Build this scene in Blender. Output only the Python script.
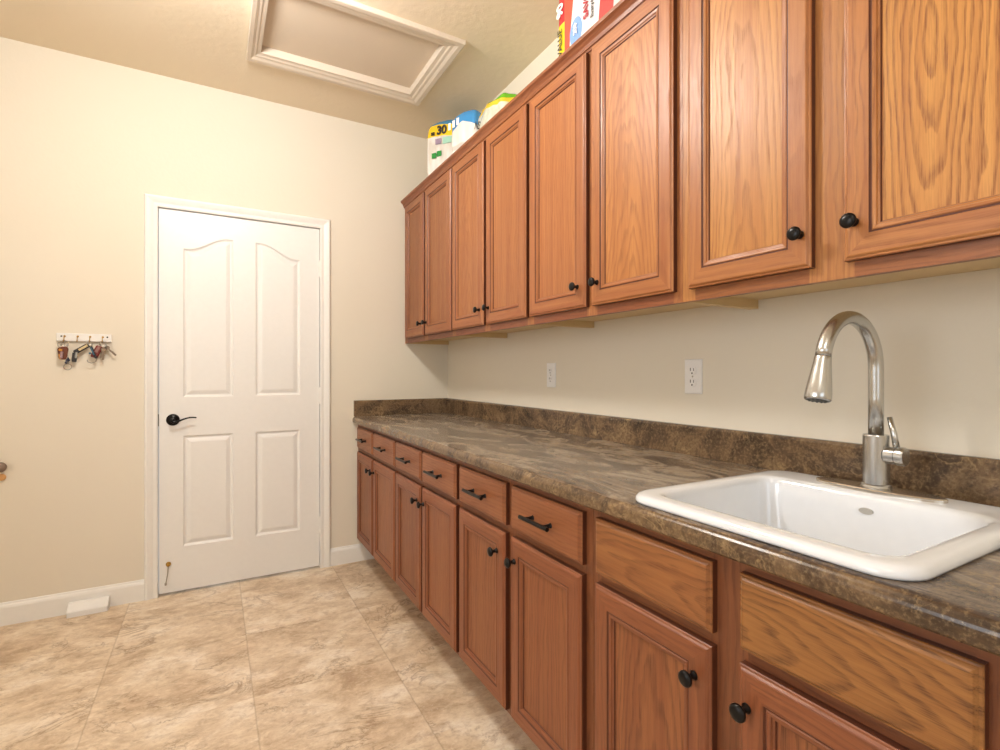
import bpy, bmesh, math, random
from mathutils import Vector, Matrix, noise as mn
PI = math.pi
random.seed(7)
S = bpy.context.scene
C = S.collection
for o in list(bpy.data.objects): bpy.data.objects.remove(o)

# ------------------------------------------------------------------ camera, world, lights, exposure
H = 1.18                                   # eye height
cam = bpy.data.objects.new('camera', bpy.data.cameras.new('camera')); C.objects.link(cam)
cam.location = (0, 0, H)
cam.rotation_euler = (PI/2, 0, -math.atan(286/507))
cam.data.sensor_width = 36; cam.data.lens = 36*507/1000
cam.data.shift_y = -0.003; cam.data.clip_start = .02
S.camera = cam
S.view_settings.view_transform = 'Standard'; S.view_settings.look = 'None'
S.view_settings.gamma = 1; S.view_settings.use_curve_mapping = False
S.view_settings.exposure = 0.30
w = bpy.data.worlds.new('world'); S.world = w; w.use_nodes = True
w.node_tree.nodes['Background'].inputs[0].default_value = (.75, .87, 1, 1)
w.node_tree.nodes['Background'].inputs[1].default_value = 1.0

def area(name, loc, rot, sx, sy, watts, col):
    l = bpy.data.lights.new(name, 'AREA'); l.shape = 'RECTANGLE'; l.size = sx; l.size_y = sy
    l.energy = watts; l.color = col
    o = bpy.data.objects.new(name, l); C.objects.link(o); o.location = loc; o.rotation_euler = rot
    return o
def bulb(name, loc, rad, watts, col):
    l = bpy.data.lights.new(name, 'POINT'); l.shadow_soft_size = rad; l.energy = watts; l.color = col
    o = bpy.data.objects.new(name, l); C.objects.link(o); o.location = loc
    return o
WARM = (1.0, .97, .935)
area('daylight_left_window', (-1.64, .55, 1.5), (0, -PI/2, 0), .96, 1.16, 13, (.93, .97, 1.0))
area('added_rear_fill_panel', (-.35, -1.84, 1.5), (PI/2, 0, 0), 1.26, .96, 4, (.93, .97, 1.0))  # fill light added behind the camera, set in an invented window
bulb('ceiling_lamp_bulb', (-.05, 1.75, 2.56), .10, 47, WARM)
bulb('added_rear_fill_bulb', (-.25, -.55, 2.56), .09, 14, WARM)  # added fill lamp behind the camera, brightens the near cabinets and sink

# ------------------------------------------------------------------ node helpers
def srgb(r, g, b):
    f = lambda v: ((v/255+.055)/1.055)**2.4 if v/255 > .04045 else v/255/12.92
    return (f(r), f(g), f(b), 1)
class NT:
    def __init__(s, name):
        m = bpy.data.materials.new(name); m.use_nodes = True
        s.m = m; s.t = m.node_tree; s.b = s.t.nodes['Principled BSDF']
    def n(s, typ, ins=None, **kw):
        nd = s.t.nodes.new(typ)
        for k, v in kw.items(): setattr(nd, k, v)
        for k, v in (ins or {}).items():
            if isinstance(v, bpy.types.NodeSocket): s.t.links.new(v, nd.inputs[k])
            else: nd.inputs[k].default_value = v
        return nd
    def math(s, op, a, b=None, c=None):
        ins = {0: a}
        if b is not None: ins[1] = b
        if c is not None: ins[2] = c
        return s.n('ShaderNodeMath', ins, operation=op).outputs[0]
    def mix(s, f, a, b, bt='MIX'):
        nd = s.n('ShaderNodeMix', data_type='RGBA', blend_type=bt)
        for i, v in ((0, f), (6, a), (7, b)):
            if isinstance(v, bpy.types.NodeSocket): s.t.links.new(v, nd.inputs[i])
            else: nd.inputs[i].default_value = v
        return nd.outputs[2]
    def ramp(s, f, stops, interp='LINEAR'):
        nd = s.n('ShaderNodeValToRGB', {0: f}); r = nd.color_ramp; r.interpolation = interp
        while len(r.elements) < len(stops): r.elements.new(.5)
        for e, (p, c) in zip(r.elements, stops):
            e.position = p; e.color = c if isinstance(c, (tuple, list)) else (c, c, c, 1)
        return nd.outputs[0]
    def noise(s, vec, scale, detail=4, rough=.5, dist=0, out=0):
        return s.n('ShaderNodeTexNoise', {'Vector': vec, 'Scale': scale, 'Detail': detail, 'Roughness': rough, 'Distortion': dist}).outputs[out]
    def mapv(s, vec, sc=(1, 1, 1), loc=(0, 0, 0), rot=(0, 0, 0)):
        return s.n('ShaderNodeMapping', {'Vector': vec, 'Scale': sc, 'Location': loc, 'Rotation': rot}).outputs[0]
    def obj(s): return s.n('ShaderNodeTexCoord').outputs['Object']
    def pos(s): return s.n('ShaderNodeNewGeometry').outputs['Position']
    def col(s, v):
        if isinstance(v, bpy.types.NodeSocket): s.t.links.new(v, s.b.inputs['Base Color'])
        else: s.b.inputs['Base Color'].default_value = v
    def bump(s, h, strength=.2, dist=.002):
        b = s.n('ShaderNodeBump', {'Height': h, 'Strength': strength, 'Distance': dist})
        s.t.links.new(b.outputs[0], s.b.inputs['Normal'])
    def set(s, **kw):
        for k, v in kw.items():
            k = k.replace('_', ' ').title() if k not in ('IOR',) else k
            if isinstance(v, bpy.types.NodeSocket): s.t.links.new(v, s.b.inputs[k])
            else: s.b.inputs[k].default_value = v
        return s

def plain(name, c, rough=.5, metal=0, coat=0):
    a = NT(name)
    nz = a.noise(a.obj(), 40, 3)
    k = a.ramp(nz, [(.3, .98), (.7, 1.0)])
    a.col(a.mix(1.0, c, k, 'MULTIPLY')); a.set(roughness=rough, metallic=metal)
    if coat: a.b.inputs['Coat Weight'].default_value = coat; a.b.inputs['Coat Roughness'].default_value = .1
    return a.m

def wood(name, axis, light, mid, dark, rough=.37):
    """oak: growth rings cut by the board face. axis = grain direction, object coordinates"""
    a = NT(name)
    def att(n): return a.n('ShaderNodeAttribute', attribute_type='OBJECT', attribute_name=n).outputs['Fac']
    off, tilt, depth, contrast, hue = att('grain_offset'), att('grain_tilt'), att('grain_depth'), att('grain_contrast'), att('grain_hue')
    sep = a.n('ShaderNodeSeparateXYZ', {0: a.obj()}); X, Y, Z = sep.outputs
    al, ac = (Z, Y) if axis == 'Z' else (Y, Z)
    ac = a.math('ADD', ac, off)
    v = a.n('ShaderNodeCombineXYZ', {0: a.math('ADD', ac, a.math('MULTIPLY', off, 9.7)), 1: al, 2: X}).outputs[0]
    w1 = a.math('SUBTRACT', a.noise(a.mapv(v, (9, 2.2, 9)), 1, 3, .55), .5)
    w2 = a.math('SUBTRACT', a.noise(a.mapv(v, (40, 7, 40)), 1, 2, .5), .5)
    w3 = a.math('SUBTRACT', a.noise(a.mapv(v, (260, 60, 160)), 1, 2, .5), .5)
    aa = a.math('ADD', ac, a.math('MULTIPLY', w1, .05))
    dd = a.math('ADD', depth, a.math('MULTIPLY', al, tilt))
    dd = a.math('ADD', dd, a.math('MULTIPLY', w1, .06))
    r = a.math('SQRT', a.math('ADD', a.math('MULTIPLY', aa, aa), a.math('MULTIPLY', dd, dd)))
    r = a.math('ADD', r, a.math('MULTIPLY', w2, .007)); r = a.math('ADD', r, a.math('MULTIPLY', w3, .0022))
    fr = a.math('FRACT', a.math('MULTIPLY', r, 88))
    ring = a.ramp(fr, [(0, .0), (.45, .12), (.78, 1.0), (.92, .75), (1, 0)])
    pore = a.noise(a.mapv(v, (520, 16, 520)), 1, 3, .6)
    pore = a.ramp(pore, [(.47, 0.0), (.62, 1)])
    pr = a.math('MULTIPLY', pore, a.math('ADD', a.math('MULTIPLY', ring, .70), .36))
    f = a.math('ADD', a.math('MULTIPLY', ring, .55), a.math('MULTIPLY', pr, .6))
    f = a.math('MULTIPLY', f, contrast)
    streak = a.noise(a.mapv(v, (48, 1.3, 48)), 1, 4, .65)
    base = a.mix(a.ramp(streak, [(.3, 0.0), (.72, 1.0)]), light, mid)
    c = a.mix(a.math('MINIMUM', f, 1.0), base, dark)
    hs = a.n('ShaderNodeHueSaturation', {'Hue': a.math('ADD', hue, .5), 'Saturation': 1, 'Value': att('grain_tone_shade'), 'Fac': 1, 'Color': c})
    a.col(hs.outputs[0])
    a.set(roughness=a.math('ADD', a.math('MULTIPLY', pr, .15), rough))
    a.b.inputs['Specular IOR Level'].default_value = .5
    a.bump(a.math('SUBTRACT', 1.0, pr), .16, .0008)
    return a.m
UL, UM, UD = srgb(190, 126, 72), srgb(162, 94, 52), srgb(122, 60, 26)
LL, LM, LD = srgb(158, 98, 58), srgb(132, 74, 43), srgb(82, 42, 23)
WUV, WUH = wood('oak_upper_upright_grain', 'Z', UL, UM, UD), wood('oak_upper_level_grain', 'Y', UL, UM, UD)
WUR = wood('oak_upper_rail_redder_stain', 'Y', srgb(160, 92, 52), srgb(136, 72, 40), srgb(96, 46, 24))
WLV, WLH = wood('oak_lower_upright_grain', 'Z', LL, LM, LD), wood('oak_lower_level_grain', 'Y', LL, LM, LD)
WSIDE = plain('shade_darkened_door_edge', srgb(88, 46, 28), .35)  # shade on door and drawer sides put into the colour
WDARK = plain('dark_groove', srgb(92, 46, 26), .4)  # darker colour along the door moulding grooves
MAPLE = plain('pale_cabinet_underside', srgb(214, 186, 138), .5)
WHITE = plain('white_paint', srgb(238, 237, 234), .35)
TRIMW = plain('white_trim_paint', srgb(238, 236, 231), .4)
PLATE = plain('white_plastic', srgb(238, 236, 234), .35)
BLACK = plain('oil_rubbed_black', srgb(26, 24, 24), .28, .6)
SLOT = plain('dark_slot', srgb(40, 34, 30), .7)
PORC = plain('white_porcelain', srgb(238, 241, 246), .1, 0, .6)
BRASS = plain('brass', srgb(190, 150, 70), .3, 1)
STEEL = plain('key_steel', srgb(170, 165, 155), .3, 1)
RUBBER = plain('grey_rubber', srgb(70, 72, 70), .6)

def brushed():
    a = NT('brushed_nickel')
    a.col(srgb(196, 196, 194)); a.set(metallic=1.0, roughness=.27)
    a.b.inputs['Anisotropic'].default_value = .4
    return a.m
NICKEL = brushed()
NICKEL2 = plain('satin_nickel_plate', srgb(214, 206, 194), .24, 1)

def wallpaint(name, c, c2, bump=.25, sc=55):
    a = NT(name); p = a.pos()
    a.col(a.mix(a.ramp(a.noise(p, .9, 2), [(.35, 0.0), (.65, 1.0)]), c, c2))
    a.set(roughness=.75)
    h = a.noise(p, sc, 4, .55)
    a.bump(a.ramp(h, [(.42, 0.0), (.62, 1.0)]), bump, .0012)
    return a.m
WALL = wallpaint('cream_wall_paint', srgb(228, 220, 204), srgb(226, 217, 199), .10)
CEIL = wallpaint('ceiling_paint', srgb(234, 219, 194), srgb(230, 214, 187), .35, 30)
HATCH = wallpaint('hatch_board_paint', srgb(216, 201, 181), srgb(210, 194, 173), .1, 60)
HFRAME = wallpaint('hatch_frame_paint', srgb(216, 203, 185), srgb(212, 198, 180), .05, 60)

def floor_mat():
    a = NT('beige_stone_look_tile'); p = a.pos()
    sp = a.n('ShaderNodeSeparateXYZ', {0: p})
    T = .5
    fx = a.math('DIVIDE', a.math('SUBTRACT', sp.outputs[0], .125), T)
    fy = a.math('DIVIDE', a.math('SUBTRACT', sp.outputs[1], .54), T)
    cell = a.n('ShaderNodeCombineXYZ', {0: a.math('FLOOR', fx), 1: a.math('FLOOR', fy)}).outputs[0]
    wn = a.n('ShaderNodeTexWhiteNoise', {'Vector': cell}, noise_dimensions='3D')
    offv = a.n('ShaderNodeVectorMath', {0: wn.outputs['Color'], 1: (7, 7, 7)}, operation='MULTIPLY').outputs[0]
    q = a.n('ShaderNodeVectorMath', {0: p, 1: offv}, operation='ADD').outputs[0]
    q1 = a.mapv(q, (1, 1.45, 1), rot=(0, 0, .45))
    big = a.noise(q1, 3.6, 9, .68, .35)
    c = a.ramp(big, [(.33, srgb(180, 154, 126)), (.43, srgb(208, 185, 156)), (.52, srgb(222, 203, 177)), (.63, srgb(240, 228, 210))])
    mid = a.noise(q1, 17, 6, .7, .5)
    c = a.mix(a.ramp(mid, [(.50, 0.0), (.70, .6)]), c, srgb(170, 142, 112))
    c = a.mix(a.ramp(mid, [(.30, .7), (.46, 0.0)]), c, srgb(236, 220, 194))
    vn = a.noise(q1, 3.2, 7, .66, .9)
    vein = a.ramp(a.math('ABSOLUTE', a.math('SUBTRACT', vn, .5)), [(0, 1.0), (.008, 0.45), (.030, 0.0)])
    spots = a.ramp(a.noise(q1, 4.0, 3), [(.44, 0.0), (.60, 1.0)])
    c = a.mix(a.math('MULTIPLY', vein, a.math('MULTIPLY', spots, .7)), c, srgb(132, 100, 68))
    fine = a.noise(a.mapv(q, (1, 1.6, 1), rot=(0, 0, .45)), 60, 5, .75)
    c = a.mix(a.ramp(fine, [(.54, 0.0), (.74, .5)]), c, srgb(156, 124, 92))
    c = a.mix(a.ramp(fine, [(.28, .5), (.44, 0.0)]), c, srgb(246, 236, 220))
    tint = a.ramp(wn.outputs['Value'], [(0, .99), (1, 1.01)])
    c = a.mix(1.0, c, tint, 'MULTIPLY')
    def edge(f, wid):
        e = a.math('ABSOLUTE', a.math('SUBTRACT', a.math('FRACT', f), .5))
        return a.ramp(e, [(.5-wid*1.6, 0.0), (.5-wid*.5, 1.0)])
    g = a.math('MAXIMUM', edge(fx, .004), a.math('MULTIPLY', edge(fy, .003), .12))
    c = a.mix(a.math('MULTIPLY', g, .38), c, srgb(140, 112, 78))
    a.col(c); a.set(roughness=.42)
    a.bump(a.math('SUBTRACT', a.math('MULTIPLY', big, .3), g), .12, .001)
    return a.m
FLOOR = floor_mat()

def laminate(name, streaky):
    a = NT(name); p = a.pos()
    q = a.mapv(p, (1.0, .42, 1.0) if streaky else (1, 1, 1), rot=(.1, 0, .12 if streaky else 0))
    big = a.noise(q, 6.5, 8, .68, 1.4)
    if streaky:
        c = a.ramp(big, [(.30, srgb(62, 53, 48)), (.42, srgb(92, 80, 72)), (.50, srgb(124, 110, 97)), (.58, srgb(166, 152, 134)), (.68, srgb(92, 79, 70))])
    else:
        c = a.ramp(big, [(.30, srgb(50, 38, 29)), (.45, srgb(84, 65, 48)), (.58, srgb(118, 94, 68)), (.72, srgb(78, 60, 46))])
    vo = a.noise(q, 16, 5, .6, 1.6)
    v = a.ramp(a.math('ABSOLUTE', a.math('SUBTRACT', vo, .5)), [(0, 1.0), (.015, .4), (.045, 0.0)])
    m = a.ramp(a.noise(q, 9, 3), [(.45, 0.0), (.65, 1.0)])
    c = a.mix(a.math('MULTIPLY', v, a.math('MULTIPLY', m, .7)), c, srgb(178, 148, 106))
    f = a.noise(a.mapv(p, (1, 1, 1)), 120, 4, .7)
    c = a.mix(a.ramp(f, [(.50, 0.0), (.72, .6)]), c, srgb(156, 132, 98))
    c = a.mix(a.ramp(f, [(.25, .55), (.45, 0.0)]), c, srgb(40, 32, 26))
    a.col(c); a.set(roughness=.22)
    a.bump(f, .06, .0005)
    return a.m
LAM, LAMT = laminate('brown_marble_laminate', False), laminate('brown_marble_laminate_top', True)

# ------------------------------------------------------------------ mesh helpers
def link(name, bm, mats, parent=None, loc=None, smooth=False, bevel=0):
    bmesh.ops.recalc_face_normals(bm, faces=bm.faces)
    me = bpy.data.meshes.new(name); bm.to_mesh(me); bm.free()
    for m in (mats if isinstance(mats, (list, tuple)) else [mats]): me.materials.append(m)
    if smooth:
        for p in me.polygons: p.use_smooth = True
    o = bpy.data.objects.new(name, me); C.objects.link(o)
    if loc is not None: o.location = loc
    if parent: o.parent = parent
    if bevel:
        b = o.modifiers.new('bevel', 'BEVEL'); b.width = bevel; b.segments = 2; b.limit_method = 'ANGLE'
    return o
def thing(name, label, cat, loc=(0, 0, 0), group=None, rz=0):
    o = bpy.data.objects.new(name, None); C.objects.link(o); o.location = loc; o.rotation_euler.z = rz
    o.empty_display_size = .05
    o['label'] = label; o['category'] = cat
    if group: o['group'] = group
    return o
def tag(o, label, cat, group=None):
    o['label'] = label; o['category'] = cat
    if group: o['group'] = group
    return o
def struct(o): o['kind'] = 'structure'; return o
def box(bm, x0, x1, y0, y1, z0, z1, mi=0):
    v = [bm.verts.new((x, y, z)) for x in (x0, x1) for y in (y0, y1) for z in (z0, z1)]
    for q in ((0, 1, 3, 2), (4, 6, 7, 5), (0, 4, 5, 1), (2, 3, 7, 6), (0, 2, 6, 4), (1, 5, 7, 3)):
        f = bm.faces.new([v[i] for i in q]); f.material_index = mi
def boxes(*bs):
    bm = bmesh.new()
    for b in bs: box(bm, *b)
    return bm
def loops(bm, rings, close=True, cap0=True, cap1=True, mi=lambda i, j: 0):
    R = [[bm.verts.new(p) for p in r] for r in rings]
    for i in range(len(R)-1):
        n = len(R[i])
        for j in range(n if close else n-1):
            f = bm.faces.new((R[i][j], R[i][(j+1) % n], R[i+1][(j+1) % n], R[i+1][j])); f.material_index = mi(i, j)
    if cap0: bm.faces.new(R[0][::-1]).material_index = mi(-1, 0)
    if cap1: bm.faces.new(R[-1]).material_index = mi(len(R), 0)
    return R
def lathe(bm, prof, M=Matrix(), seg=24, mi=lambda i, j: 0):
    """prof: (radius, height) along local z"""
    rings = [[M @ Vector((r*math.cos(2*PI*k/seg), r*math.sin(2*PI*k/seg), z)) for k in range(seg)] for r, z in prof]
    loops(bm, rings, mi=mi)
def tube(bm, pts, rad, seg=14, cap=True):
    pts = [Vector(p) for p in pts]; rings = []; up = None
    for i, p in enumerate(pts):
        t = (pts[min(i+1, len(pts)-1)]-pts[max(i-1, 0)]).normalized()
        if up is None: up = t.orthogonal().normalized()
        up = (up-t*up.dot(t)).normalized(); s = t.cross(up)
        r = rad[i] if isinstance(rad, (list, tuple)) else rad
        rings.append([p+(up*math.cos(2*PI*k/seg)+s*math.sin(2*PI*k/seg))*r for k in range(seg)])
    loops(bm, rings, cap0=cap, cap1=cap)
def rrect(x0, x1, y0, y1, r, z, n=6):
    out = []
    for cx, cy, a0 in ((x1-r, y1-r, 0), (x0+r, y1-r, PI/2), (x0+r, y0+r, PI), (x1-r, y0+r, 3*PI/2)):
        for k in range(n+1):
            a = a0+PI/2*k/n; out.append((cx+r*math.cos(a), cy+r*math.sin(a), z))
    return out
def text_mesh(body, size, mat, name, M, parent, bold=0.0, ext=.0004):
    cu = bpy.data.curves.new(name, 'FONT'); cu.body = body; cu.size = size; cu.extrude = ext; cu.offset = bold
    cu.align_x = 'CENTER'; cu.align_y = 'CENTER'
    t = bpy.data.objects.new(name+'_src', cu); C.objects.link(t)
    dg = bpy.context.evaluated_depsgraph_get()
    me = bpy.data.meshes.new_from_object(t.evaluated_get(dg))
    bpy.data.objects.remove(t); me.transform(M); me.name = name
    me.materials.clear(); me.materials.append(mat)
    o = bpy.data.objects.new(name, me); C.objects.link(o); o.parent = parent
    return o
def grain(o, off, tilt=.0, depth=.3, contrast=.5, hue=0.0, tone=1.0):
    o['grain_tone_shade'] = tone
    o['grain_offset'] = off; o['grain_tilt'] = tilt; o['grain_depth'] = depth
    o['grain_contrast'] = contrast; o['grain_hue'] = hue
    return o

# ------------------------------------------------------------------ room shell
XW, YB, ZC = 1.394, 3.197, 2.74
XL, YR = -1.6, -1.8
DX0, DX1, DZ = -.256, .557, 2.045
struct(link('floor', boxes((XL-.1, XW+.1, YR-.1, YB+.1, -.1, 0)), FLOOR))
# ceiling with the hatch opening
HX0, HX1, HY0, HY1 = .197, .955, 2.232, 2.718
struct(link('ceiling', boxes((XL-.1, HX0, YR-.1, YB+.1, ZC, ZC+.12), (HX1, XW+.1, YR-.1, YB+.1, ZC, ZC+.12),
       (HX0, HX1, YR-.1, HY0, ZC, ZC+.12), (HX0, HX1, HY1, YB+.1, ZC, ZC+.12)), CEIL))
struct(link('wall_right', boxes((XW, XW+.1, YR-.1, YB+.1, 0, ZC)), WALL))
struct(link('wall_back', boxes((XL-.1, DX0-.01, YB, YB+.1, 0, ZC), (DX1+.01, XW+.1, YB, YB+.1, 0, ZC), (DX0-.01, DX1+.01, YB, YB+.1, DZ+.01, ZC)), WALL))
LWY0, LWY1, WZ0, WZ1 = -.05, 1.15, 1.0, 2.0
struct(link('wall_left', boxes((XL-.1, XL, YR-.1, LWY0, 0, ZC), (XL-.1, XL, LWY1, YB+.1, 0, ZC), (XL-.1, XL, LWY0, LWY1, 0, WZ0), (XL-.1, XL, LWY0, LWY1, WZ1, ZC)), WALL))
RWX0, RWX1 = -1.0, .3
struct(link('wall_rear', boxes((XL-.1, RWX0, YR-.1, YR, 0, ZC), (RWX1, XW+.1, YR-.1, YR, 0, ZC), (RWX0, RWX1, YR-.1, YR, 0, WZ0), (RWX0, RWX1, YR-.1, YR, WZ1, ZC)), WALL))
def frame_x(name, x, y0, y1):
    t = .05
    struct(link(name, boxes((x-.03, x+.02, y0-t, y0, WZ0-t, WZ1+t), (x-.03, x+.02, y1, y1+t, WZ0-t, WZ1+t), (x-.03, x+.02, y0, y1, WZ0-t, WZ0), (x-.03, x+.02, y0, y1, WZ1, WZ1+t)), TRIMW))
frame_x('window_1', XL, LWY0, LWY1)
t = .05
struct(link('added_window_2', boxes((RWX0-t, RWX0, YR-.03, YR+.02, WZ0-t, WZ1+t), (RWX1, RWX1+t, YR-.03, YR+.02, WZ0-t, WZ1+t), (RWX0, RWX1, YR-.03, YR+.02, WZ0-t, WZ0), (RWX0, RWX1, YR-.03, YR+.02, WZ1, WZ1+t)), TRIMW))  # unseen window frame, added around the rear fill light

# baseboards: profile swept along
def baseboard(name, p0, p1, nrm):
    prof = [(0, 0), (.013, 0), (.013, .082), (.010, .092), (.005, .097), (.003, .104), (0, .106)]
    bm = bmesh.new(); n = Vector(nrm)
    loops(bm, [[Vector(p)+n*d+Vector((0, 0, z)) for d, z in prof] for p in (p0, p1)])
    return struct(link(name, bm, TRIMW))
CW = .058   # casing width
baseboard('baseboard_back_left', (XL, YB, 0), (DX0-CW, YB, 0), (0, -1, 0))
baseboard('baseboard_back_right', (DX1+CW-.004, YB, 0), (.887, YB, 0), (0, -1, 0))
baseboard('baseboard_left', (XL, YR, 0), (XL, YB-.013, 0), (1, 0, 0))
baseboard('baseboard_rear', (XL+.013, YR, 0), (XW, YR, 0), (0, 1, 0))

# door casing (mitred, moulded)
bm = bmesh.new()
cp = [(0, .0), (0, .010), (.006, .013), (.020, .011), (.034, .016), (.046, .019), (.054, .018), (CW, .012), (CW, 0)]  # (outwards, proud)
path = [((DX0, 0), (-1, 0)), ((DX0, DZ), (-1, 1)), ((DX1, DZ), (1, 1)), ((DX1, 0), (1, 0))]
loops(bm, [[(px+dx*a, YB-b, pz+dz*a) for a, b in cp] for (px, pz), (dx, dz) in path])
struct(link('trim_1', bm, TRIMW))
# jamb/stop
struct(link('trim_2', boxes((DX0-.01, DX0, YB, YB+.1, 0, DZ+.01), (DX1, DX1+.01, YB, YB+.1, 0, DZ+.01), (DX0, DX1, YB, YB+.1, DZ, DZ+.01),
       (DX0-.01, DX1+.01, YB+.05, YB+.1, .0, .012)), TRIMW))

# ------------------------------------------------------------------ door with four moulded panels
door = bpy.data.objects.new('door_1', None); C.objects.link(door); door.location = (DX0, YB+.004, 0); struct(door)
door['label'] = 'white four-panel door with arched upper panels in the back wall'
DWd = DX1-DX0
def panel_outline(u0, u1, z0, z1, rise, side, ins, n=16):
    """closed outline; the arch climbs towards side (+1 right, -1 left)"""
    a0, a1, b0 = u0+ins, u1-ins, z0+ins
    pts = [(a0, b0), (a1, b0)]
    top = []
    for k in range(n+1):
        f = k/n; s = f if side > 0 else 1-f
        s = min(max((s-.10)/.78, 0), 1); e = s*s*(3-2*s)
        top.append((a0+(a1-a0)*f, z1-ins+rise*e))
    return pts+top[::-1]
def slab():
    bm = bmesh.new(); m = .0035
    X0, X1, Z0, Z1 = m, DWd-m, .012, DZ-m
    PU = [(.112, .350), (.462, .700)]
    rows = [(.245, .838, 0), (1.045, 1.842, .075)]
    # outer slab outline & holes are filled with triangle_fill
    edges = []
    def ring(pts, y):
        vs = [bm.verts.new((p[0], y, p[1])) for p in pts]
        return vs, [bm.edges.new((vs[i], vs[(i+1) % len(vs)])) for i in range(len(vs))]
    vo, eo = ring([(X0, Z0), (X1, Z0), (X1, Z1), (X0, Z1)], 0); edges += eo
    prof = [(0, 0), (.004, .0045), (.010, .0085), (.016, .0085), (.021, .006), (.034, .0015), (.038, .001)]
    for ci, (u0, u1) in enumerate(PU):
        for z0, z1, rise in rows:
            side = 1 if ci == 0 else -1
            prev = None
            for k, (ins, dy) in enumerate(prof):
                vs, es = ring(panel_outline(u0, u1, z0, z1, rise, side, ins), dy)
                if k == 0: edges += es
                else:
                    for i in range(len(vs)): bm.faces.new((prev[i], prev[(i+1) % len(vs)], vs[(i+1) % len(vs)], vs[i]))
                prev = vs
            bm.faces.new(prev)
    bmesh.ops.triangle_fill(bm, edges=edges, use_beauty=True, normal=(0, -1, 0))
    vb = [bm.verts.new((p[0], .035, p[1])) for p in ((X0, Z0), (X1, Z0), (X1, Z1), (X0, Z1))]
    for i in range(4): bm.faces.new((vo[i], vo[(i+1) % 4], vb[(i+1) % 4], vb[i]))
    bm.faces.new(vb)
    return bm
link('door_slab', slab(), WHITE, door)
# lever
lv = bmesh.new()
MR = Matrix.Translation((.066, 0, .926)) @ Matrix.Rotation(PI/2, 4, 'X')
lathe(lv, [(.031, 0), (.031, .003), (.028, .006), (.024, .008), (.021, .011), (.013, .012), (.011, .016), (.011, .044), (.0095, .047)], MR, 28)
pts = []
for k in range(17):
    f = k/16; pts.append((.066+.108*f, -.040-.004*math.sin(f*PI), .926-.004*math.sin(f*PI*1.0)+.012*math.sin(PI*(f-.35)*1.25)+.003))
tube(lv, pts, [.009, .0075, .006]+[.0052-.0018*(k/13) for k in range(14)], 12)
link('door_handle', lv, BLACK, door, smooth=True)['label'] = 'black curved lever handle'
struct(link('latch_plate', boxes((-.0035, .0032, -.0015, .02, .895, .958)), BLACK, door))
del bpy.data.objects['latch_plate']['kind']
for hz in (1.80, 1.04, .26):
    hb = bmesh.new()
    for k in range(5):
        lathe(hb, [(.0062, 0), (.0062, .0165)], Matrix.Translation((DWd-.002, -.007, hz-.045+k*.0182)), 10)
    lathe(hb, [(.002, -.004), (.004, 0), (.004, .092), (.002, .096)], Matrix.Translation((DWd-.002, -.007, hz-.047)), 8)
    box(hb, DWd-.012, DWd+.010, -.0015, .001, hz-.045, hz+.045)
    link('door_hinge', hb, TRIMW, door)
ds = bmesh.new()
lathe(ds, [(.012, 0), (.012, .003), (.007, .005), (.006, .014), (.0075, .016), (.0075, .022), (.003, .024)], Matrix.Translation((.046, 0, .163)) @ Matrix.Rotation(PI/2, 4, 'X'), 18)
ds_o = link('door_stop', ds, BRASS, door, smooth=True); ds_o['label'] = 'brass door stop near the foot of the door'
sp = bmesh.new()
tube(sp, [(.046, -.016, .158), (.044, -.020, .12), (.036, -.022, .072)], .0022, 8)
lathe(sp, [(.0045, 0), (.005, .002), (.005, .012), (.003, .014)], Matrix.Translation((.035, -.022, .060)), 10)
link('stop_rod', sp, STEEL, door)

# ------------------------------------------------------------------ attic hatch
hx = thing('attic_hatch', 'rectangular attic access panel with white moulded frame in the ceiling', 'hatch', (.585, 2.475, ZC))
def R(x0, x1, y0, y1, z): return [(x0-.585, y0-2.475, z), (x1-.585, y0-2.475, z), (x1-.585, y1-2.475, z), (x0-.585, y1-2.475, z)]
bm = bmesh.new(); q = lambda i, z: R(HX0-.006+(i if i > 0 else i*.76), HX1+.006-i, HY0-.006+i, HY1+.006-i, z)
loops(bm, [q(-.070, -.0005), q(-.070, -.019), q(-.066, -.022), q(-.045, -.021), q(-.030, -.015), q(-.018, -.014), q(-.010, -.010), q(.0075, -.008), q(.0075, .0282)], cap0=False, cap1=False)
link('hatch_frame', bm, HFRAME, hx)
bm = bmesh.new(); box(bm, HX0-.585+.0015, HX1-.585-.0015, HY0-2.475+.0015, HY1-2.475-.0015, .0285, .045)
link('hatch_board', bm, HATCH, hx)

# ------------------------------------------------------------------ ceiling lamps (outside the picture, they light the room; the rear one is added fill)
def glow():
    a = NT('lit_lamp_glass'); a.col((1, 1, 1, 1))
    a.b.inputs['Emission Color'].default_value = (1, .88, .72, 1); a.b.inputs['Emission Strength'].default_value = 2.5
    return a.m
GLOW = glow()
for nm, x, y in (('over the floor before the white door', -.05, 1.75), ('behind the photographer, added as unseen fill', -.25, -.55)):
    L = thing('ceiling_light', 'round ceiling light with frosted glass '+nm, 'ceiling light', (x, y, ZC), 'ceiling lights')
    bm = bmesh.new(); lathe(bm, [(.15, 0), (.15, -.02), (.14, -.028)][::-1], seg=32); link('lamp_base', bm, TRIMW, L)
    bm = bmesh.new(); lathe(bm, [(.135, -.028), (.125, -.05), (.095, -.072), (.05, -.084), (.008, -.087)], seg=32); link('lamp_shade', bm, GLOW, L, smooth=True)

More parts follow.
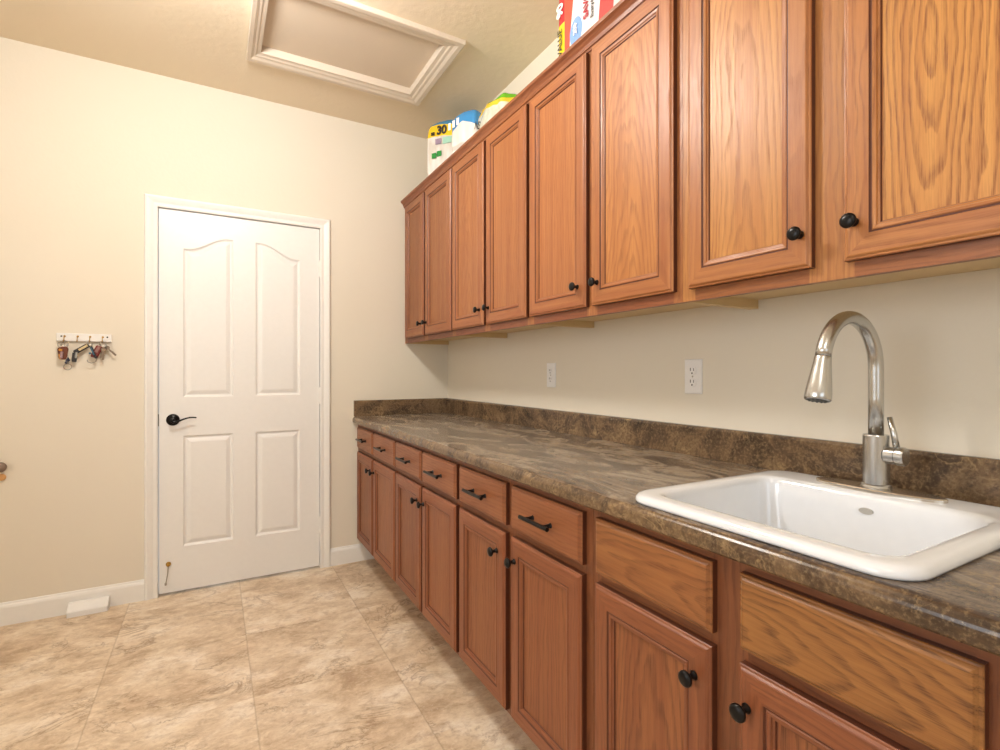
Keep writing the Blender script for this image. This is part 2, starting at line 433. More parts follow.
# ------------------------------------------------------------------ cabinet parts
KNOBP = [(.0085, 0), (.0085, .002), (.0055, .005), (.005, .012), (.007, .0155), (.0125, .019), (.0145, .022), (.0142, .0255), (.011, .0285), (.004, .0295)]
def knob(parent, y, z, x=0):
    bm = bmesh.new(); lathe(bm, KNOBP, Matrix.Rotation(-PI/2, 4, 'Y'), 24)
    return link('knob', bm, BLACK, parent, (x, y, z), smooth=True)
def bar_pull(parent, y, z, x=0):
    bm = bmesh.new()
    tube(bm, [(-.027, -.067, 0), (-.027, .067, 0)], .0058, 14)
    for s in (-1, 1):
        lathe(bm, [(.0075, 0), (.0055, .004), (.0045, .015), (.0055, .027)], Matrix.Translation((0, s*.042, 0)) @ Matrix.Rotation(-PI/2, 4, 'Y'), 12)
    return link('handle', bm, BLACK, parent, (x, y, z))
def cab_door(parent, xf, y0, y1, z0, z1, WV, WH, g, th=.02, fw=.056):
    """framed door with recessed panel; origin at door centre on the front plane, facing -x"""
    cy, cz = (y0+y1)/2, (z0+z1)/2; hy, hz = (y1-y0)/2, (z1-z0)/2
    P = parent.location
    def r(i, d): return [(d, -hy+i, -hz+i), (d, hy-i, -hz+i), (d, hy-i, hz-i), (d, -hy+i, hz-i)]
    pf = [(0, th), (0, .0065), (.0015, .0045), (.0045, .0040), (.0075, .0008), (.010, 0), (fw-.0105, 0), (fw-.0085, .0026), (fw-.0062, .0026), (fw-.0045, .0010),
          (fw+.001, .0022), (fw+.0025, .0055), (fw+.006, .0065), (fw+.0075, .0098), (fw+.010, .0100)]
    bm = bmesh.new()
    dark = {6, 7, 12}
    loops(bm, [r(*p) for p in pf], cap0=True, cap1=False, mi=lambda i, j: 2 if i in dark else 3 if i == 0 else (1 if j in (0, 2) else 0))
    o = link('door', bm, [WV, WH, WDARK, WSIDE], parent, (xf-P[0], cy-P[1], cz-P[2]))
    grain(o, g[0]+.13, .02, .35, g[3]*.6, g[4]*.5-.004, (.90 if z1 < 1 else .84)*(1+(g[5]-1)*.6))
    bm = bmesh.new(); i = fw+.009
    box(bm, .0098, .017, -hy+i, hy-i, -hz+i, hz-i)
    p = link('panel', bm, WV, o); grain(p, *g)
    return o
def slab_front(parent, name, xf, y0, y1, z0, z1, WH, g, th=.02):
    cy, cz = (y0+y1)/2, (z0+z1)/2; hy, hz = (y1-y0)/2, (z1-z0)/2; P = parent.location
    def r(i, d): return [(d, -hy+i, -hz+i), (d, hy-i, -hz+i), (d, hy-i, hz-i), (d, -hy+i, hz-i)]
    bm = bmesh.new(); loops(bm, [r(*p) for p in [(0, th), (0, .008), (.0012, .006), (.004, .0055), (.0085, .0008), (.012, 0)]], mi=lambda i, j: 1 if i == 0 else 0)
    o = link(name, bm, [WH, WSIDE], parent, (xf-P[0], cy-P[1], cz-P[2])); grain(o, *g)
    return o

CABG_L, CABG_U = 'oak base cabinets under the countertop', 'oak wall cabinets above the countertop'
XF = .764      # base door fronts
FF = .784      # base face frame front
MOD = [3.193, 2.402, 1.676, .938, .205]
LD_ = [((2.807, 3.149), (2.41, 2.785)), ((2.05, 2.392), (1.69, 2.031)), ((1.33, 1.660), (.964, 1.295)), ((.599, .915), (.234, .545))]
UD_ = [((2.819, 3.149), (2.422, 2.792)), ((2.057, 2.405), (1.694, 2.032)), ((1.324, 1.670), (.957, 1.296)), ((.596, .909), (.234, .534))]
names = ['in the far corner by the white door', 'second from the back wall', 'just left of the sink cabinet', 'beneath the white sink, the nearest one']
unames = ['in the far corner, with the paper roll packs on it', 'second from the back wall', 'with the bright reflection, third from the back wall', 'above the sink, nearest in the photo']
# grain: offset, tilt, depth, contrast, hue
gl = [[(.31, .03, .22, .35, 0, .86), (.12, .03, .25, .3, .003, 1.05)], [(.5, .02, .3, .35, 0, .86), (.44, .03, .3, .3, 0, .98)], [(.27, .03, .3, .4, 0, .95), (.33, .02, .25, .4, -.002, .93)], [(.02, .10, .05, .6, .0, .95), (.01, .10, .06, .7, 0, 1)]]
gu = [[(.31, .02, .22, .35, -.002, .64), (.22, .03, .25, .4, -.002, .70)], [(.0, .10, .09,   .35, 0, .82), (.4, .02, .3, .3, 0, .80)], [(.33, .02, .2, .35, 0, .90), (.0, .12, .09, .5, .006, 1.06)], [(.005, .05, .06, .55, .012, 1.12), (-.01, .13, .012, 1.0, .016, 1.30)]]  # last value: upper tones darken toward the far end, imitating light falloff
for k in range(4):
    y1, y0 = MOD[k]-.0005, MOD[k+1]+.0005
    t = thing('base_cabinet', 'oak base cabinet '+names[k]+', two doors under two fronts', 'cabinet', (FF, (y0+y1)/2, 0), CABG_L)
    P = t.location; cy = P[1]
    L = lambda a, b: (a-cy, b-cy)
    bm = bmesh.new()
    for (a, b) in ((y0, y0+.016), (y1-.016, y1)): box(bm, .019, .605, *L(a, b), .138, .864)
    box(bm, .019, .605, *L(y0+.016, y1-.016), .138, .150); box(bm, .598, .605, *L(y0+.016, y1-.016), .15, .864)
    link('carcass', bm, MAPLE, t)
    bm = bmesh.new(); box(bm, .104, .120, *L(y0, y1), 0.0, .137); grain(link('toe_kick', bm, WLH, t), .2*k, 0, .3, .3)
    (a0, a1), (b0, b1) = LD_[k]
    s0, s1 = b1-.012, a0+.012                      # centre stile
    bm = bmesh.new()
    for (a, b) in ((y0, b0+.012), (s0, s1), (a1-.012, y1)): box(bm, 0, .019, *L(a, b), .138, .864, 0)
    for (a, b) in ((b0+.012, s0), (s1, a1-.012)):
        for (c, d) in ((.138, .176), (.68, .735), (.83, .864)): box(bm, 0, .019, *L(a, b), c, d, 1)
    grain(link('face_frame', bm, [WLV, WLH], t), .17*k+.05, .02, .3, .45, -.002, .72)
    for n, (a, b) in enumerate(((a0, a1), (b0, b1))):
        d = cab_door(t, XF, a, b, .155, .692, WLV, WLH, gl[k][n])
        kb = (a+(.034, .036, .045, .034)[k] if n == 0 else b-(.020, .024, .025, .017)[k])
        knob(d, kb-(a+b)/2, .626-(.155+.692)/2)
        g = (.06+.21*k+.4*n, .05, .10, .35, 0, .92+.05*n)
        if k < 3:
            f = slab_front(t, 'drawer_front', XF, a, b, .715, .843, WLH, g); bar_pull(f, 0, 0)
        else:
            f = slab_front(t, 'false_front', XF, a, b, .715, .843, WLH, [(.02, .10, .045, .55, .008, 1.06), (.03, -.16, .055, .75, .016, 1.12)][n])

XU, FU = 1.069, 1.089
ZU0, ZU1 = 1.366, 2.262
for k in range(4):
    y1, y0 = MOD[k]-.0005, MOD[k+1]+.0005
    t = thing('wall_cabinet', 'oak wall cabinet '+unames[k], 'cabinet', (FU, (y0+y1)/2, ZU0), CABG_U)
    P = t.location; cy = P[1]; L = lambda a, b: (a-cy, b-cy); hh = ZU1-ZU0
    bm = bmesh.new()
    for (a, b) in ((y0, y0+.013), (y1-.013, y1)): box(bm, .019, XW-FU-.001, *L(a, b), 0, hh)
    box(bm, .019, XW-FU-.001, *L(y0+.013, y1-.013), .026, .040); box(bm, .019, XW-FU-.001, *L(y0+.013, y1-.013), hh-.014, hh)
    box(bm, XW-FU-.008, XW-FU-.001, *L(y0+.013, y1-.013), .040, hh-.014)
    link('carcass', bm, MAPLE, t)
    (a0, a1), (b0, b1) = UD_[k]; s0, s1 = b1-.012, a0+.012
    bm = bmesh.new()
    for (a, b) in ((y0, b0+.012), (s0, s1), (a1-.012, y1)): box(bm, 0, .019, *L(a, b), 0, hh, 0)
    for (a, b) in ((b0+.012, s0), (s1, a1-.012)):
        for (c, d) in ((0, .042), (hh-.05, hh)): box(bm, 0, .019, *L(a, b), c, d, 1)
    grain(link('face_frame', bm, [WUV, WUR], t), .19*k+.05, .04, .14, .5, (0, 0, 0, .008)[k], (.62, .74, .84, .98)[k])  # frame tones carry the same painted falloff toward the far end
    for n, (a, b) in enumerate(((a0, a1), (b0, b1))):
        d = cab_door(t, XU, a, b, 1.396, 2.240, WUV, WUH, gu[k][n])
        kb = (a+(.03, .034, .040, .020)[k] if n == 0 else b-(.026, .030, .033, .021)[k])
        knob(d, kb-(a+b)/2, 1.467-(1.396+2.240)/2)

# crown moulding: one long strip along the cabinet tops
prof = [(0.0, -.018), (-.004, -.018), (-.006, -.012), (-.010, -.010), (-.013, .002), (-.020, .012), (-.026, .017), (-.029, .019), (-.030, .026), (-.030, .030), (-.012, .030), (-.012, .004), (0, .002)]
bm = bmesh.new(); z0 = ZU1-.0
loops(bm, [[(FU+a-.0005, y, z0+b) for a, b in prof] for y in (.206, 3.192)])
for v in bm.verts: v.co -= Vector((FU, 1.7, z0))
cr = link('crown_moulding', bm, WUH, None, (FU, 1.7, z0)); grain(cr, .4, .01, .3, .5, -.008, .62)
tag(cr, 'stained oak crown moulding running along the top of the wall cabinets', 'moulding')

# ------------------------------------------------------------------ countertop with backsplash
ZT = .904
ct = thing('countertop', 'brown marble-look laminate countertop with rounded front edge and backsplash', 'countertop', (1.07, 1.7, .866))
def offs(bm, v): [setattr(q, 'co', q.co-Vector(v)) for q in bm.verts]
SX0, SX1, SY0, SY1 = .800, 1.29, .330, .795       # sink cut-out
y0, y1 = .190, 3.1965
bm = bmesh.new()
fr = [(.805, .866), (.752, .866)]
for k in range(9):
    a = PI/2*k/8
    fr.append((.762-.018*math.cos(a), ZT-.018+.018*math.sin(a)) if k else (.744, ZT-.018))
fr = [(.800, .866), (.755, .866), (.751, .870), (.750, .876)]+[(.770-.020*math.cos(PI/2*k/7), ZT-.020+.020*math.sin(PI/2*k/7)) for k in range(8)]+[(.800, ZT)]
loops(bm, [[(a, y, b) for a, b in fr] for y in (y0, y1)], mi=lambda i, j: 0 if j < 9 else 1)
box(bm, SX1, 1.3935, y0, y1, .866, ZT, 1)
box(bm, SX0, SX1, y0, SY0, .866, ZT, 1); box(bm, SX0, SX1, SY1, y1, .866, ZT, 1)
offs(bm, (1.07, 1.7, .866)); link('worktop', bm, [LAM, LAMT], ct)
bm = bmesh.new()
pr = [(1.3935, ZT), (1.374, ZT), (1.374, ZT+.091), (1.3765, ZT+.096), (1.380, ZT+.098), (1.3935, ZT+.099)]
pr = [(1.3935, ZT+.0005), (1.3735, ZT+.0005), (1.3735, ZT+.090), (1.3755, ZT+.096), (1.381, ZT+.0985), (1.3935, ZT+.0985)]
loops(bm, [[(a, y, b) for a, b in pr] for y in (y0, y1)])
offs(bm, (1.07, 1.7, .866)); link('backsplash', bm, LAM, ct)
bm = bmesh.new()
pr = [(3.1965, ZT+.0005), (3.177, ZT+.0005), (3.177, ZT+.090), (3.179, ZT+.096), (3.184, ZT+.0985), (3.1965, ZT+.0985)]
loops(bm, [[(x, a, b) for a, b in pr] for x in (.757, 1.3733)])
offs(bm, (1.07, 1.7, .866)); link('side_splash', bm, LAM, ct)

# ------------------------------------------------------------------ sink
sk = thing('sink', 'white enamelled drop-in sink set into the brown countertop', 'sink', (1.04, .552, ZT))
bm = bmesh.new(); o_ = (.772, 1.318, .303, .822)
def rr(i, r, z): return rrect(o_[0]+i, o_[1]-i, o_[2]+i, o_[3]-i, r, z, 8)
def rr2(i, r, z): return rrect(.818+i, 1.200-i, .345+i, .776-i, r, z, 8)
rings = [rr(.014, .05, ZT+.001), rr(.001, .055, ZT+.0015), rr(0, .055, ZT+.005), rr(.0012, .054, ZT+.011), rr(.006, .052, ZT+.0165), rr(.013, .05, ZT+.0185), rr(.022, .048, ZT+.019),
         rr2(-.012, .050, ZT+.019), rr2(-.004, .045, ZT+.0175), rr2(.002, .042, ZT+.013), rr2(.005, .040, ZT+.005), rr2(.008, .040, ZT-.02), rr2(.022, .05, ZT-.15), rr2(.032, .06, ZT-.172), rr2(.055, .06, ZT-.182), rr2(.15, .03, ZT-.186)]
loops(bm, rings, cap0=False, cap1=True)
offs(bm, (1.04, .552, ZT)); link('basin', bm, PORC, sk, smooth=True)
bm = bmesh.new()
lathe(bm, [(.045, 0), (.043, .002), (.036, .003), (.034, 0.0)], Matrix.Translation((1.01-1.04, .55-.552, -.1855)), 24)
link('drain', bm, NICKEL, sk)
# small oval maker's badge on the back wall of the basin
bm = bmesh.new()
n_ = 32; ring = lambda a, b, d: [(d, a*math.cos(2*PI*k/n_), b*math.sin(2*PI*k/n_)) for k in range(n_)]
loops(bm, [ring(.0135, .0064, .003), ring(.0135, .0064, -.0008), ring(.0124, .0054, -.0008), ring(.0124, .0054, .0)], cap0=False)
badge = link('badge', bm, plain('badge_grey', srgb(190, 186, 178), .3), sk, (1.190-1.04, .549-.552, -.016)); badge.rotation_euler.y = -.10

# ------------------------------------------------------------------ faucet
fx, fy, fz = 1.25, .557, ZT+.0192
fa = thing('faucet', 'tall brushed nickel pull-down faucet with gooseneck behind the sink', 'faucet', (fx, fy, fz))
bm = bmesh.new()
def oval(a, b, z): return [(b*math.sin(2*PI*k/48), a*math.copysign(abs(math.cos(2*PI*k/48))**.9, math.cos(2*PI*k/48)), z) for k in range(48)]
loops(bm, [oval(.124, .036, 0), oval(.124, .036, .005), oval(.122, .034, .0072), oval(.116, .028, .0075)])
link('deck_plate', bm, NICKEL2, fa)
bm = bmesh.new()
lathe(bm, [(.028, .0072), (.0285, .010), (.0270, .014), (.0240, .016), (.0240, .119), (.0230, .1215), (.0145, .122)], seg=40)
link('faucet_body', bm, NICKEL, fa, smooth=False)
bm = bmesh.new(); pts = [(0, 0, .120), (0, 0, .20)]
zc = 1.188-fz; r_ = .104
for k in range(27):
    a = (PI*167/180)*k/26; pts.append((-r_+r_*math.cos(a), 0, zc+r_*math.sin(a)))
e = Vector(pts[-1]); d_ = Vector((-math.sin(PI*167/180)*1, 0, math.cos(PI*167/180))).normalized()
tube(bm, pts, .0142, 28)
link('spout', bm, NICKEL, fa, smooth=True)
bm = bmesh.new()
hp = [(.0142, .001), (.0150, .003), (.0155, .012), (.0178, .030), (.0210, .055), (.0232, .075), (.0236, .086), (.022, .089)]
q_ = Vector((0, 0, 1)).rotation_difference(d_).to_matrix().to_4x4()
lathe(bm, hp, Matrix.Translation(e) @ q_, 28)
link('spray_head', bm, NICKEL, fa, smooth=True)
bm = bmesh.new(); lathe(bm, [(.0208, .0885), (.0200, .0895), (.004, .0895)], Matrix.Translation(e) @ q_, 24)
for k in range(12):
    a = 2*PI*k/12; lathe(bm, [(.0022, .0893), (.0016, .0915)], Matrix.Translation(e) @ q_ @ Matrix.Translation((.015*math.cos(a), .015*math.sin(a), 0)), 6)
link('spray_face', bm, RUBBER, fa)
bm = bmesh.new(); lathe(bm, [(.0045, 0), (.0045, .004), (.003, .006)], Matrix.Translation(e+d_*.032+Vector((.0165, 0, .003))) @ Matrix.Rotation(PI/2, 4, 'Y'), 10)
link('spray_button', bm, BLACK, fa)
bm = bmesh.new()
MH = Matrix.Translation((0, 0, .080)) @ Matrix.Rotation(PI/2, 4, 'X')
lathe(bm, [(.0185, .020), (.0185, .038), (.0172, .0385), (.0172, .0405), (.0198, .041), (.0198, .052), (.018, .055), (.005, .0555)], MH, 28)
link('handle_hub', bm, NICKEL, fa)
bm = bmesh.new()
tube(bm, [(.006, -.036, .094), (.008, -.030, .125), (.010, -.021, .160)], [.0062, .0058, .0050], 12)
link('lever', bm, NICKEL, fa, smooth=True)

# ------------------------------------------------------------------ outlets
def outlet(y, label, flip=False):
    t = thing('electrical_outlet', label, 'outlet', (XW-.0005, y, 1.165), 'outlets above the backsplash')
    bm = bmesh.new()
    r = lambda i, d: [(d, -.035+i, -.0575+i), (d, .035-i, -.0575+i), (d, .035-i, .0575-i), (d, -.035+i, .0575-i)]
    loops(bm, [r(0, 0), r(0, -.003), r(.003, -.0055), r(.006, -.006)]); link('cover_plate', bm, PLATE, t)
    for s in (-1, 1):
        bm = bmesh.new(); rg = lambda a, d: [(d, a*max(-.9, min(.9, math.cos(2*PI*k/24)))*1.0, s*.0195+a*.86*math.sin(2*PI*k/24)) for k in range(24)]
        loops(bm, [rg(.0172, -.0055), rg(.0168, -.0085), rg(.016, -.0088)]); rc = link('receptacle', bm, PLATE, t)
        bm = bmesh.new()
        box(bm, -.0092, -.0087, -.0075, -.0055, s*.0195-.001, s*.0195+.008); box(bm, -.0092, -.0087, .0052, .0078, s*.0195-.001, s*.0195+.009)
        lathe(bm, [(.0028, 0), (.0028, .0005)], Matrix.Translation((-.0087, 0, s*.0195-.0085)) @ Matrix.Rotation(-PI/2, 4, 'Y'), 12)
        link('slots', bm, SLOT, rc)
    bm = bmesh.new(); lathe(bm, [(.003, 0), (.003, .0008)], Matrix.Translation((-.0058, 0, 0)) @ Matrix.Rotation(-PI/2, 4, 'Y'), 10); link('screw', bm, STEEL, t)
outlet(1.155, 'white duplex outlet nearer the sink on the wall above the backsplash')
t2 = outlet(1.972, 'white outlet further from the sink, the left one above the backsplash')

# ------------------------------------------------------------------ key rack and keys
kr = thing('key_rack', 'white key rack board with four brass hooks left of the door', 'key rack', (-.556, YB, 1.350))
bm = boxes((-.107, .107, -.014, -.0005, -.019, .019)); link('board', bm, TRIMW, kr, bevel=.002)
for hxx in (-.632, -.582, -.534, -.484):
    u = hxx+.556; bm = bmesh.new()
    lathe(bm, [(.005, 0), (.004, .002)], Matrix.Translation((u, -.014, .004)) @ Matrix.Rotation(PI/2, 4, 'X'), 10)
    tube(bm, [(u, -.014, .004), (u, -.022, .006), (u, -.026, .0), (u, -.026, -.012), (u, -.022, -.020), (u, -.032, -.022), (u, -.034, -.014)], .0016, 8)
    link('hook', bm, BRASS, kr)
for u in (-.088, .090):
    bm = bmesh.new(); lathe(bm, [(.004, 0), (.003, .0015)], Matrix.Translation((u, -.014, .004)) @ Matrix.Rotation(PI/2, 4, 'X'), 10); link('screw', bm, SLOT, kr)
LEATHER = plain('brown_leather', srgb(104, 52, 28), .55); BRONZE = plain('aged_key_metal', srgb(134, 116, 98), .45, .6); MAROON = plain('maroon_leather', srgb(118, 38, 28), .5)
BLK = plain('black_plastic', srgb(34, 30, 28), .4); GOLD = plain('pale_gold_label', srgb(206, 186, 142), .4)
TEAL = plain('blue_tag', srgb(70, 110, 130), .5); ORNG = plain('amber_tag', srgb(214, 150, 60), .5)
def kring(par, c, r, tilt=0, w=.0019):
    bm = bmesh.new()
    M = Matrix.Translation(c) @ Matrix.Rotation(tilt, 4, 'Z') @ Matrix.Rotation(PI/2, 4, 'X')
    n = 24; tube(bm, [M @ Vector((r*math.cos(2*PI*k/n), r*math.sin(2*PI*k/n), 0)) for k in range(n+1)], w, 6)
    link('split_ring', bm, STEEL, par)
def slabr(bm, c, w_, h_, d_, ang, r=.004):
    M = Matrix.Translation(c) @ Matrix.Rotation(ang, 4, 'Y')
    def g(i, y): return [M @ Vector((a, y, b)) for a, b, _ in rrect(-w_/2+i, w_/2-i, -h_/2+i, h_/2-i, max(r-i, .001), 0, 4)]
    loops(bm, [g(.002, d_/2), g(0, d_/2-.002), g(0, -d_/2+.002), g(.002, -d_/2)])
def key(bm, c, ang, l=.055):
    M = Matrix.Translation(c) @ Matrix.Rotation(ang, 4, 'Y')
    kb = bmesh.new(); slabr(kb, (0, 0, -.010), .022, .020, .0024, 0, .009); box(kb, -.004, .004, -.001, .001, -l, -.018)
    for j in range(3): box(kb, .003, .0058, -.001, .001, -l+.004+j*.008, -l+.008+j*.008)
    for f in kb.faces: bm.faces.new([bm.verts.new(M @ v.co) for v in f.verts])
    kb.free()
def bunch(label, x, z):
    return thing('key_ring', label, 'keys', (x, YB-.027, z), 'keys on the rack')
# 1 brown pouch
t = bunch('brown leather key pouch with amber tags on the first hook', -.632, 1.330)
kring(t, (0, 0, -.012), .014, .3); kring(t, (.004, -.002, -.016), .016, -.5); kring(t, (-.01, .001, -.018), .013, .1)
kring(t, (.014, 0, -.125), .0145, .2); kring(t, (.016, .001, -.104), .006, 1.2)
bm = bmesh.new(); slabr(bm, (-.001, -.004, -.058), .032, .064, .012, .15, .013); slabr(bm, (-.006, .004, -.056), .034, .056, .008, -.15, .013); link('pouch', bm, LEATHER, t)
bm = bmesh.new(); slabr(bm, (-.010, -.013, -.044), .014, .011, .003, .2); slabr(bm, (-.014, -.012, -.076), .007, .026, .003, -.15); link('amber_tag', bm, ORNG, t)
bm = bmesh.new(); slabr(bm, (-.006, -.014, -.068), .012, .034, .003, .1); link('grey_tag', bm, plain('grey_tag', srgb(150, 120, 120), .4), t)
bm = bmesh.new(); slabr(bm, (.012, 0, -.098), .012, .026, .008, .35); slabr(bm, (.018, 0, -.088), .006, .020, .006, -.4); link('dark_fob', bm, plain('navy', srgb(38, 44, 66), .5), t)
# 2 black strap with gold label
t = bunch('folded black strap key fob with gold label on the third hook', -.534, 1.330)
kring(t, (0, 0, -.008), .009, .4)
bm = bmesh.new(); slabr(bm, (-.031, 0, -.036), .068, .021, .007, -.62, .004); slabr(bm, (-.058, .001, -.078), .019, .046, .007, .08, .004); link('strap', bm, BLK, t)
bm = bmesh.new(); slabr(bm, (-.024, -.006, -.031), .042, .011, .003, -.62, .002); link('gold_label', bm, GOLD, t)
bm = bmesh.new(); slabr(bm, (-.050, -.006, -.068), .010, .030, .003, .08, .002); link('silver_clip', bm, STEEL, t)
# 3 carabiner
t = bunch('steel carabiner with blue tag on the third hook, right of the black strap', -.530, 1.328)
kring(t, (.001, -.006, -.010), .010, -.6)
bm = bmesh.new(); tube(bm, [(.004, -.004, -.020), (.012, -.004, -.045), (.026, -.004, -.078), (.020, -.004, -.098), (.004, -.004, -.104), (-.010, -.004, -.098), (-.012, -.004, -.088)], .0026, 10)
link('carabiner', bm, STEEL, t)
bm = bmesh.new(); slabr(bm, (.013, -.006, -.052), .011, .062, .006, .36 - .72, .003); link('dark_strap', bm, BLK, t)
bm = bmesh.new(); slabr(bm, (.008, -.011, -.045), .006, .040, .003, -.36, .002); slabr(bm, (-.002, -.004, -.056), .010, .010, .004, 0, .004); link('blue_tag', bm, TEAL, t)
# 4 maroon fob and keys
t = bunch('maroon leather fob with three keys on the fourth hook', -.484, 1.330)
kring(t, (0, 0, -.010), .012, .3); kring(t, (.004, -.003, -.016), .014, -.4)
bm = bmesh.new(); slabr(bm, (-.020, -.002, -.045), .028, .052, .012, .45, .006); slabr(bm, (-.030, .004, -.066), .030, .026, .010, .3, .006); link('fob', bm, MAROON, t)
bm = bmesh.new(); slabr(bm, (-.017, -.009, -.038), .014, .034, .003, .45, .002); link('fob_plate', bm, plain('rose_metal', srgb(150, 110, 100), .35, .5), t)
bm = bmesh.new(); key(bm, (.006, -.008, -.028), .05, .062); key(bm, (.012, .002, -.022), -.75, .062); key(bm, (.003, .006, -.030), .2, .05); link('keys', bm, BRONZE, t)

# small items at the left edge and by the baseboard
kb_ = bmesh.new()
lathe(kb_, [(.010, 0), (.008, .01), (.008, .02), (.016, .026), (.023, .036), (.024, .046), (.018, .056), (.006, .060)], Matrix.Rotation(PI/2, 4, 'X'), 28)
o = link('furniture_knob', kb_, plain('dark_brown_wood', srgb(134, 112, 96), .5), None, (-.856, YB, .742), smooth=True)
tag(o, 'dark brown rounded knob on the cream wall at the left edge of the photo', 'knob')
am = bmesh.new(); lathe(am, [(.012, 0), (.016, .004), (.015, .010), (.005, .013)], Matrix.Rotation(PI/2, 4, 'X'), 20)
o = link('amber_glint', am, plain('amber_reflection', srgb(226, 172, 110), .4), None, (-.860, YB, .690), smooth=True)  # solid piece modelled where there is only a blurred reflection
tag(o, 'small amber stand-in for a blurred reflection just under the brown knob at the left edge', 'glint')
vd = thing('air_deflector', 'small white air deflector on the floor against the left baseboard', 'vent', (-.535, YB-.014, 0))
bm = bmesh.new()
pr = [(0, .058), (-.020, .056), (-.052, .030), (-.055, .026), (-.055, .001), (-.052, .001), (-.052, .024), (-.018, .052), (0, .054)]
loops(bm, [[(x, a, b) for a, b in pr] for x in (-.078, .078)])
link('deflector_hood', bm, WHITE, vd)
for s in (-1, 1):
    bm = bmesh.new(); x = s*.078
    loops(bm, [[(xx, a, b) for a, b in [(0, .001), (-.055, .001), (-.055, .026), (-.052, .030), (-.020, .056), (0, .058)]] for xx in (x-.0015, x+.0015)])
    link('end_cap', bm, TRIMW, vd)

# ------------------------------------------------------------------ packs on top of the wall cabinets
def softbox(hx_, hy_, hz_, e=.28, bul=.0, seed=0, nu=44, nv=26, amp=.006, sc=14):
    bm = bmesh.new(); rings = []
    sg = lambda v, p: math.copysign(abs(v)**p, v)
    for j in range(nv+1):
        ph = -PI/2+PI*(.5-.5*math.cos(PI*j/nv)) if 0 < j < nv else (-PI/2 if j == 0 else PI/2)
        ph = max(-PI/2+.02, min(PI/2-.02, ph))
        r = []
        for i in range(nu):
            th = 2*PI*i/nu
            p = Vector((hx_*sg(math.cos(ph), e)*sg(math.cos(th), e), hy_*sg(math.cos(ph), e)*sg(math.sin(th), e), hz_*sg(math.sin(ph), e)))
            n = mn.noise(p*sc+Vector((seed, 0, 0)))
            rd = 1+bul*math.cos(p.y/hy_*PI*2.0)
            q = Vector((p.x*rd, p.y, p.z)); q += p.normalized()*n*amp
            q.z = max(q.z, -hz_)
            r.append(q)
        rings.append(r)
    loops(bm, rings); return bm
def pack_mat(name, fn, rough=.25):
    a = NT(name); sep = a.n('ShaderNodeSeparateXYZ', {0: a.obj()})
    w1 = a.math('MULTIPLY', a.math('SUBTRACT', a.noise(a.obj(), 9, 2), .5), .03)
    c = fn(a, sep.outputs[0], sep.outputs[1], sep.outputs[2], w1)
    a.col(c); a.set(roughness=rough); a.b.inputs['Coat Weight'].default_value = .5; a.b.inputs['Coat Roughness'].default_value = .12
    a.bump(a.noise(a.mapv(a.obj(), (1, 1, .5)), 60, 3, .6, 1.0), .5, .003)
    return a.m
def step(a, v, lo, hi): return a.ramp(a.n('ShaderNodeMapRange', {0: v, 1: lo, 2: hi, 3: 0.0, 4: 1.0}).outputs[0], [(0, 0.0), (1, 1.0)])
ZS = ZU1+.0305                                      # packs rest on the crown / cabinet tops
ZS = ZU1+.001
PXR = [Matrix(((0, 0, -1, 0), (-1, 0, 0, 0), (0, 1, 0, 0), (0, 0, 0, 1)))][0]    # text plane facing -x, reading towards -y
INK = plain('dark_print', srgb(40, 36, 28), .5); WINK = plain('white_print', srgb(240, 240, 238), .5)
GRN = plain('green_print', srgb(40, 140, 60), .5); REDI = plain('red_print', srgb(176, 44, 60), .5)
def lay(M0, rot=0): return M0 @ Matrix.Rotation(rot, 4, 'Z')

# pack 1
def m1(a, x, y, z, w1):
    c = a.mix(step(a, a.noise(a.mapv(a.obj(), (3, 3, 1)), 6, 2), .4, .6), srgb(236, 228, 222), srgb(214, 206, 194))
    zz = a.math('ADD', z, w1)
    zy = a.math('ADD', zz, a.math('MULTIPLY', y, -.10))
    c = a.mix(step(a, zy, .074, .078), c, srgb(244, 202, 40))
    c = a.mix(step(a, zy, .148, .152), c, srgb(64, 132, 172))
    c = a.mix(step(a, a.math('MULTIPLY', zz, -1.0), .160, .164), c, srgb(60, 150, 50))
    return c
p = thing('paper_roll_pack', 'wrapped pack of paper rolls with yellow band reading 30, furthest on the cabinets', 'paper pack', (1.245, 2.745, ZS), 'packs on top of the wall cabinets', .61)
link('wrapper', softbox(.120, .140, .185, .36, .02, 3), pack_mat('roll_pack_wrap', m1), p, (0, 0, .188), smooth=True)
text_mesh('30', .066, INK, 'print', Matrix.Translation((-.1235, .018, .300)) @ PXR @ Matrix.Rotation(-.05, 4, 'Z'), p, .003)
text_mesh('=', .045, INK, 'print', Matrix.Translation((-.1235, .078, .288)) @ PXR @ Matrix.Rotation(-.05, 4, 'Z'), p, .002)
bm = bmesh.new(); box(bm, -.1245, -.122, .02, .06, .225, .256); link('print', bm, plain('mauve_print', srgb(150, 130, 150), .5), p)
bm = bmesh.new(); box(bm, -.1245, -.122, -.11, .01, .220, .256); link('print', bm, plain('mint_print', srgb(160, 206, 184), .5), p)
bm = bmesh.new()
for (a, b) in ((.085, .148), (.05, .155)): box(bm, -.1245, -.122, a-.03, a, b, b+.03)
link('print', bm, GRN, p)
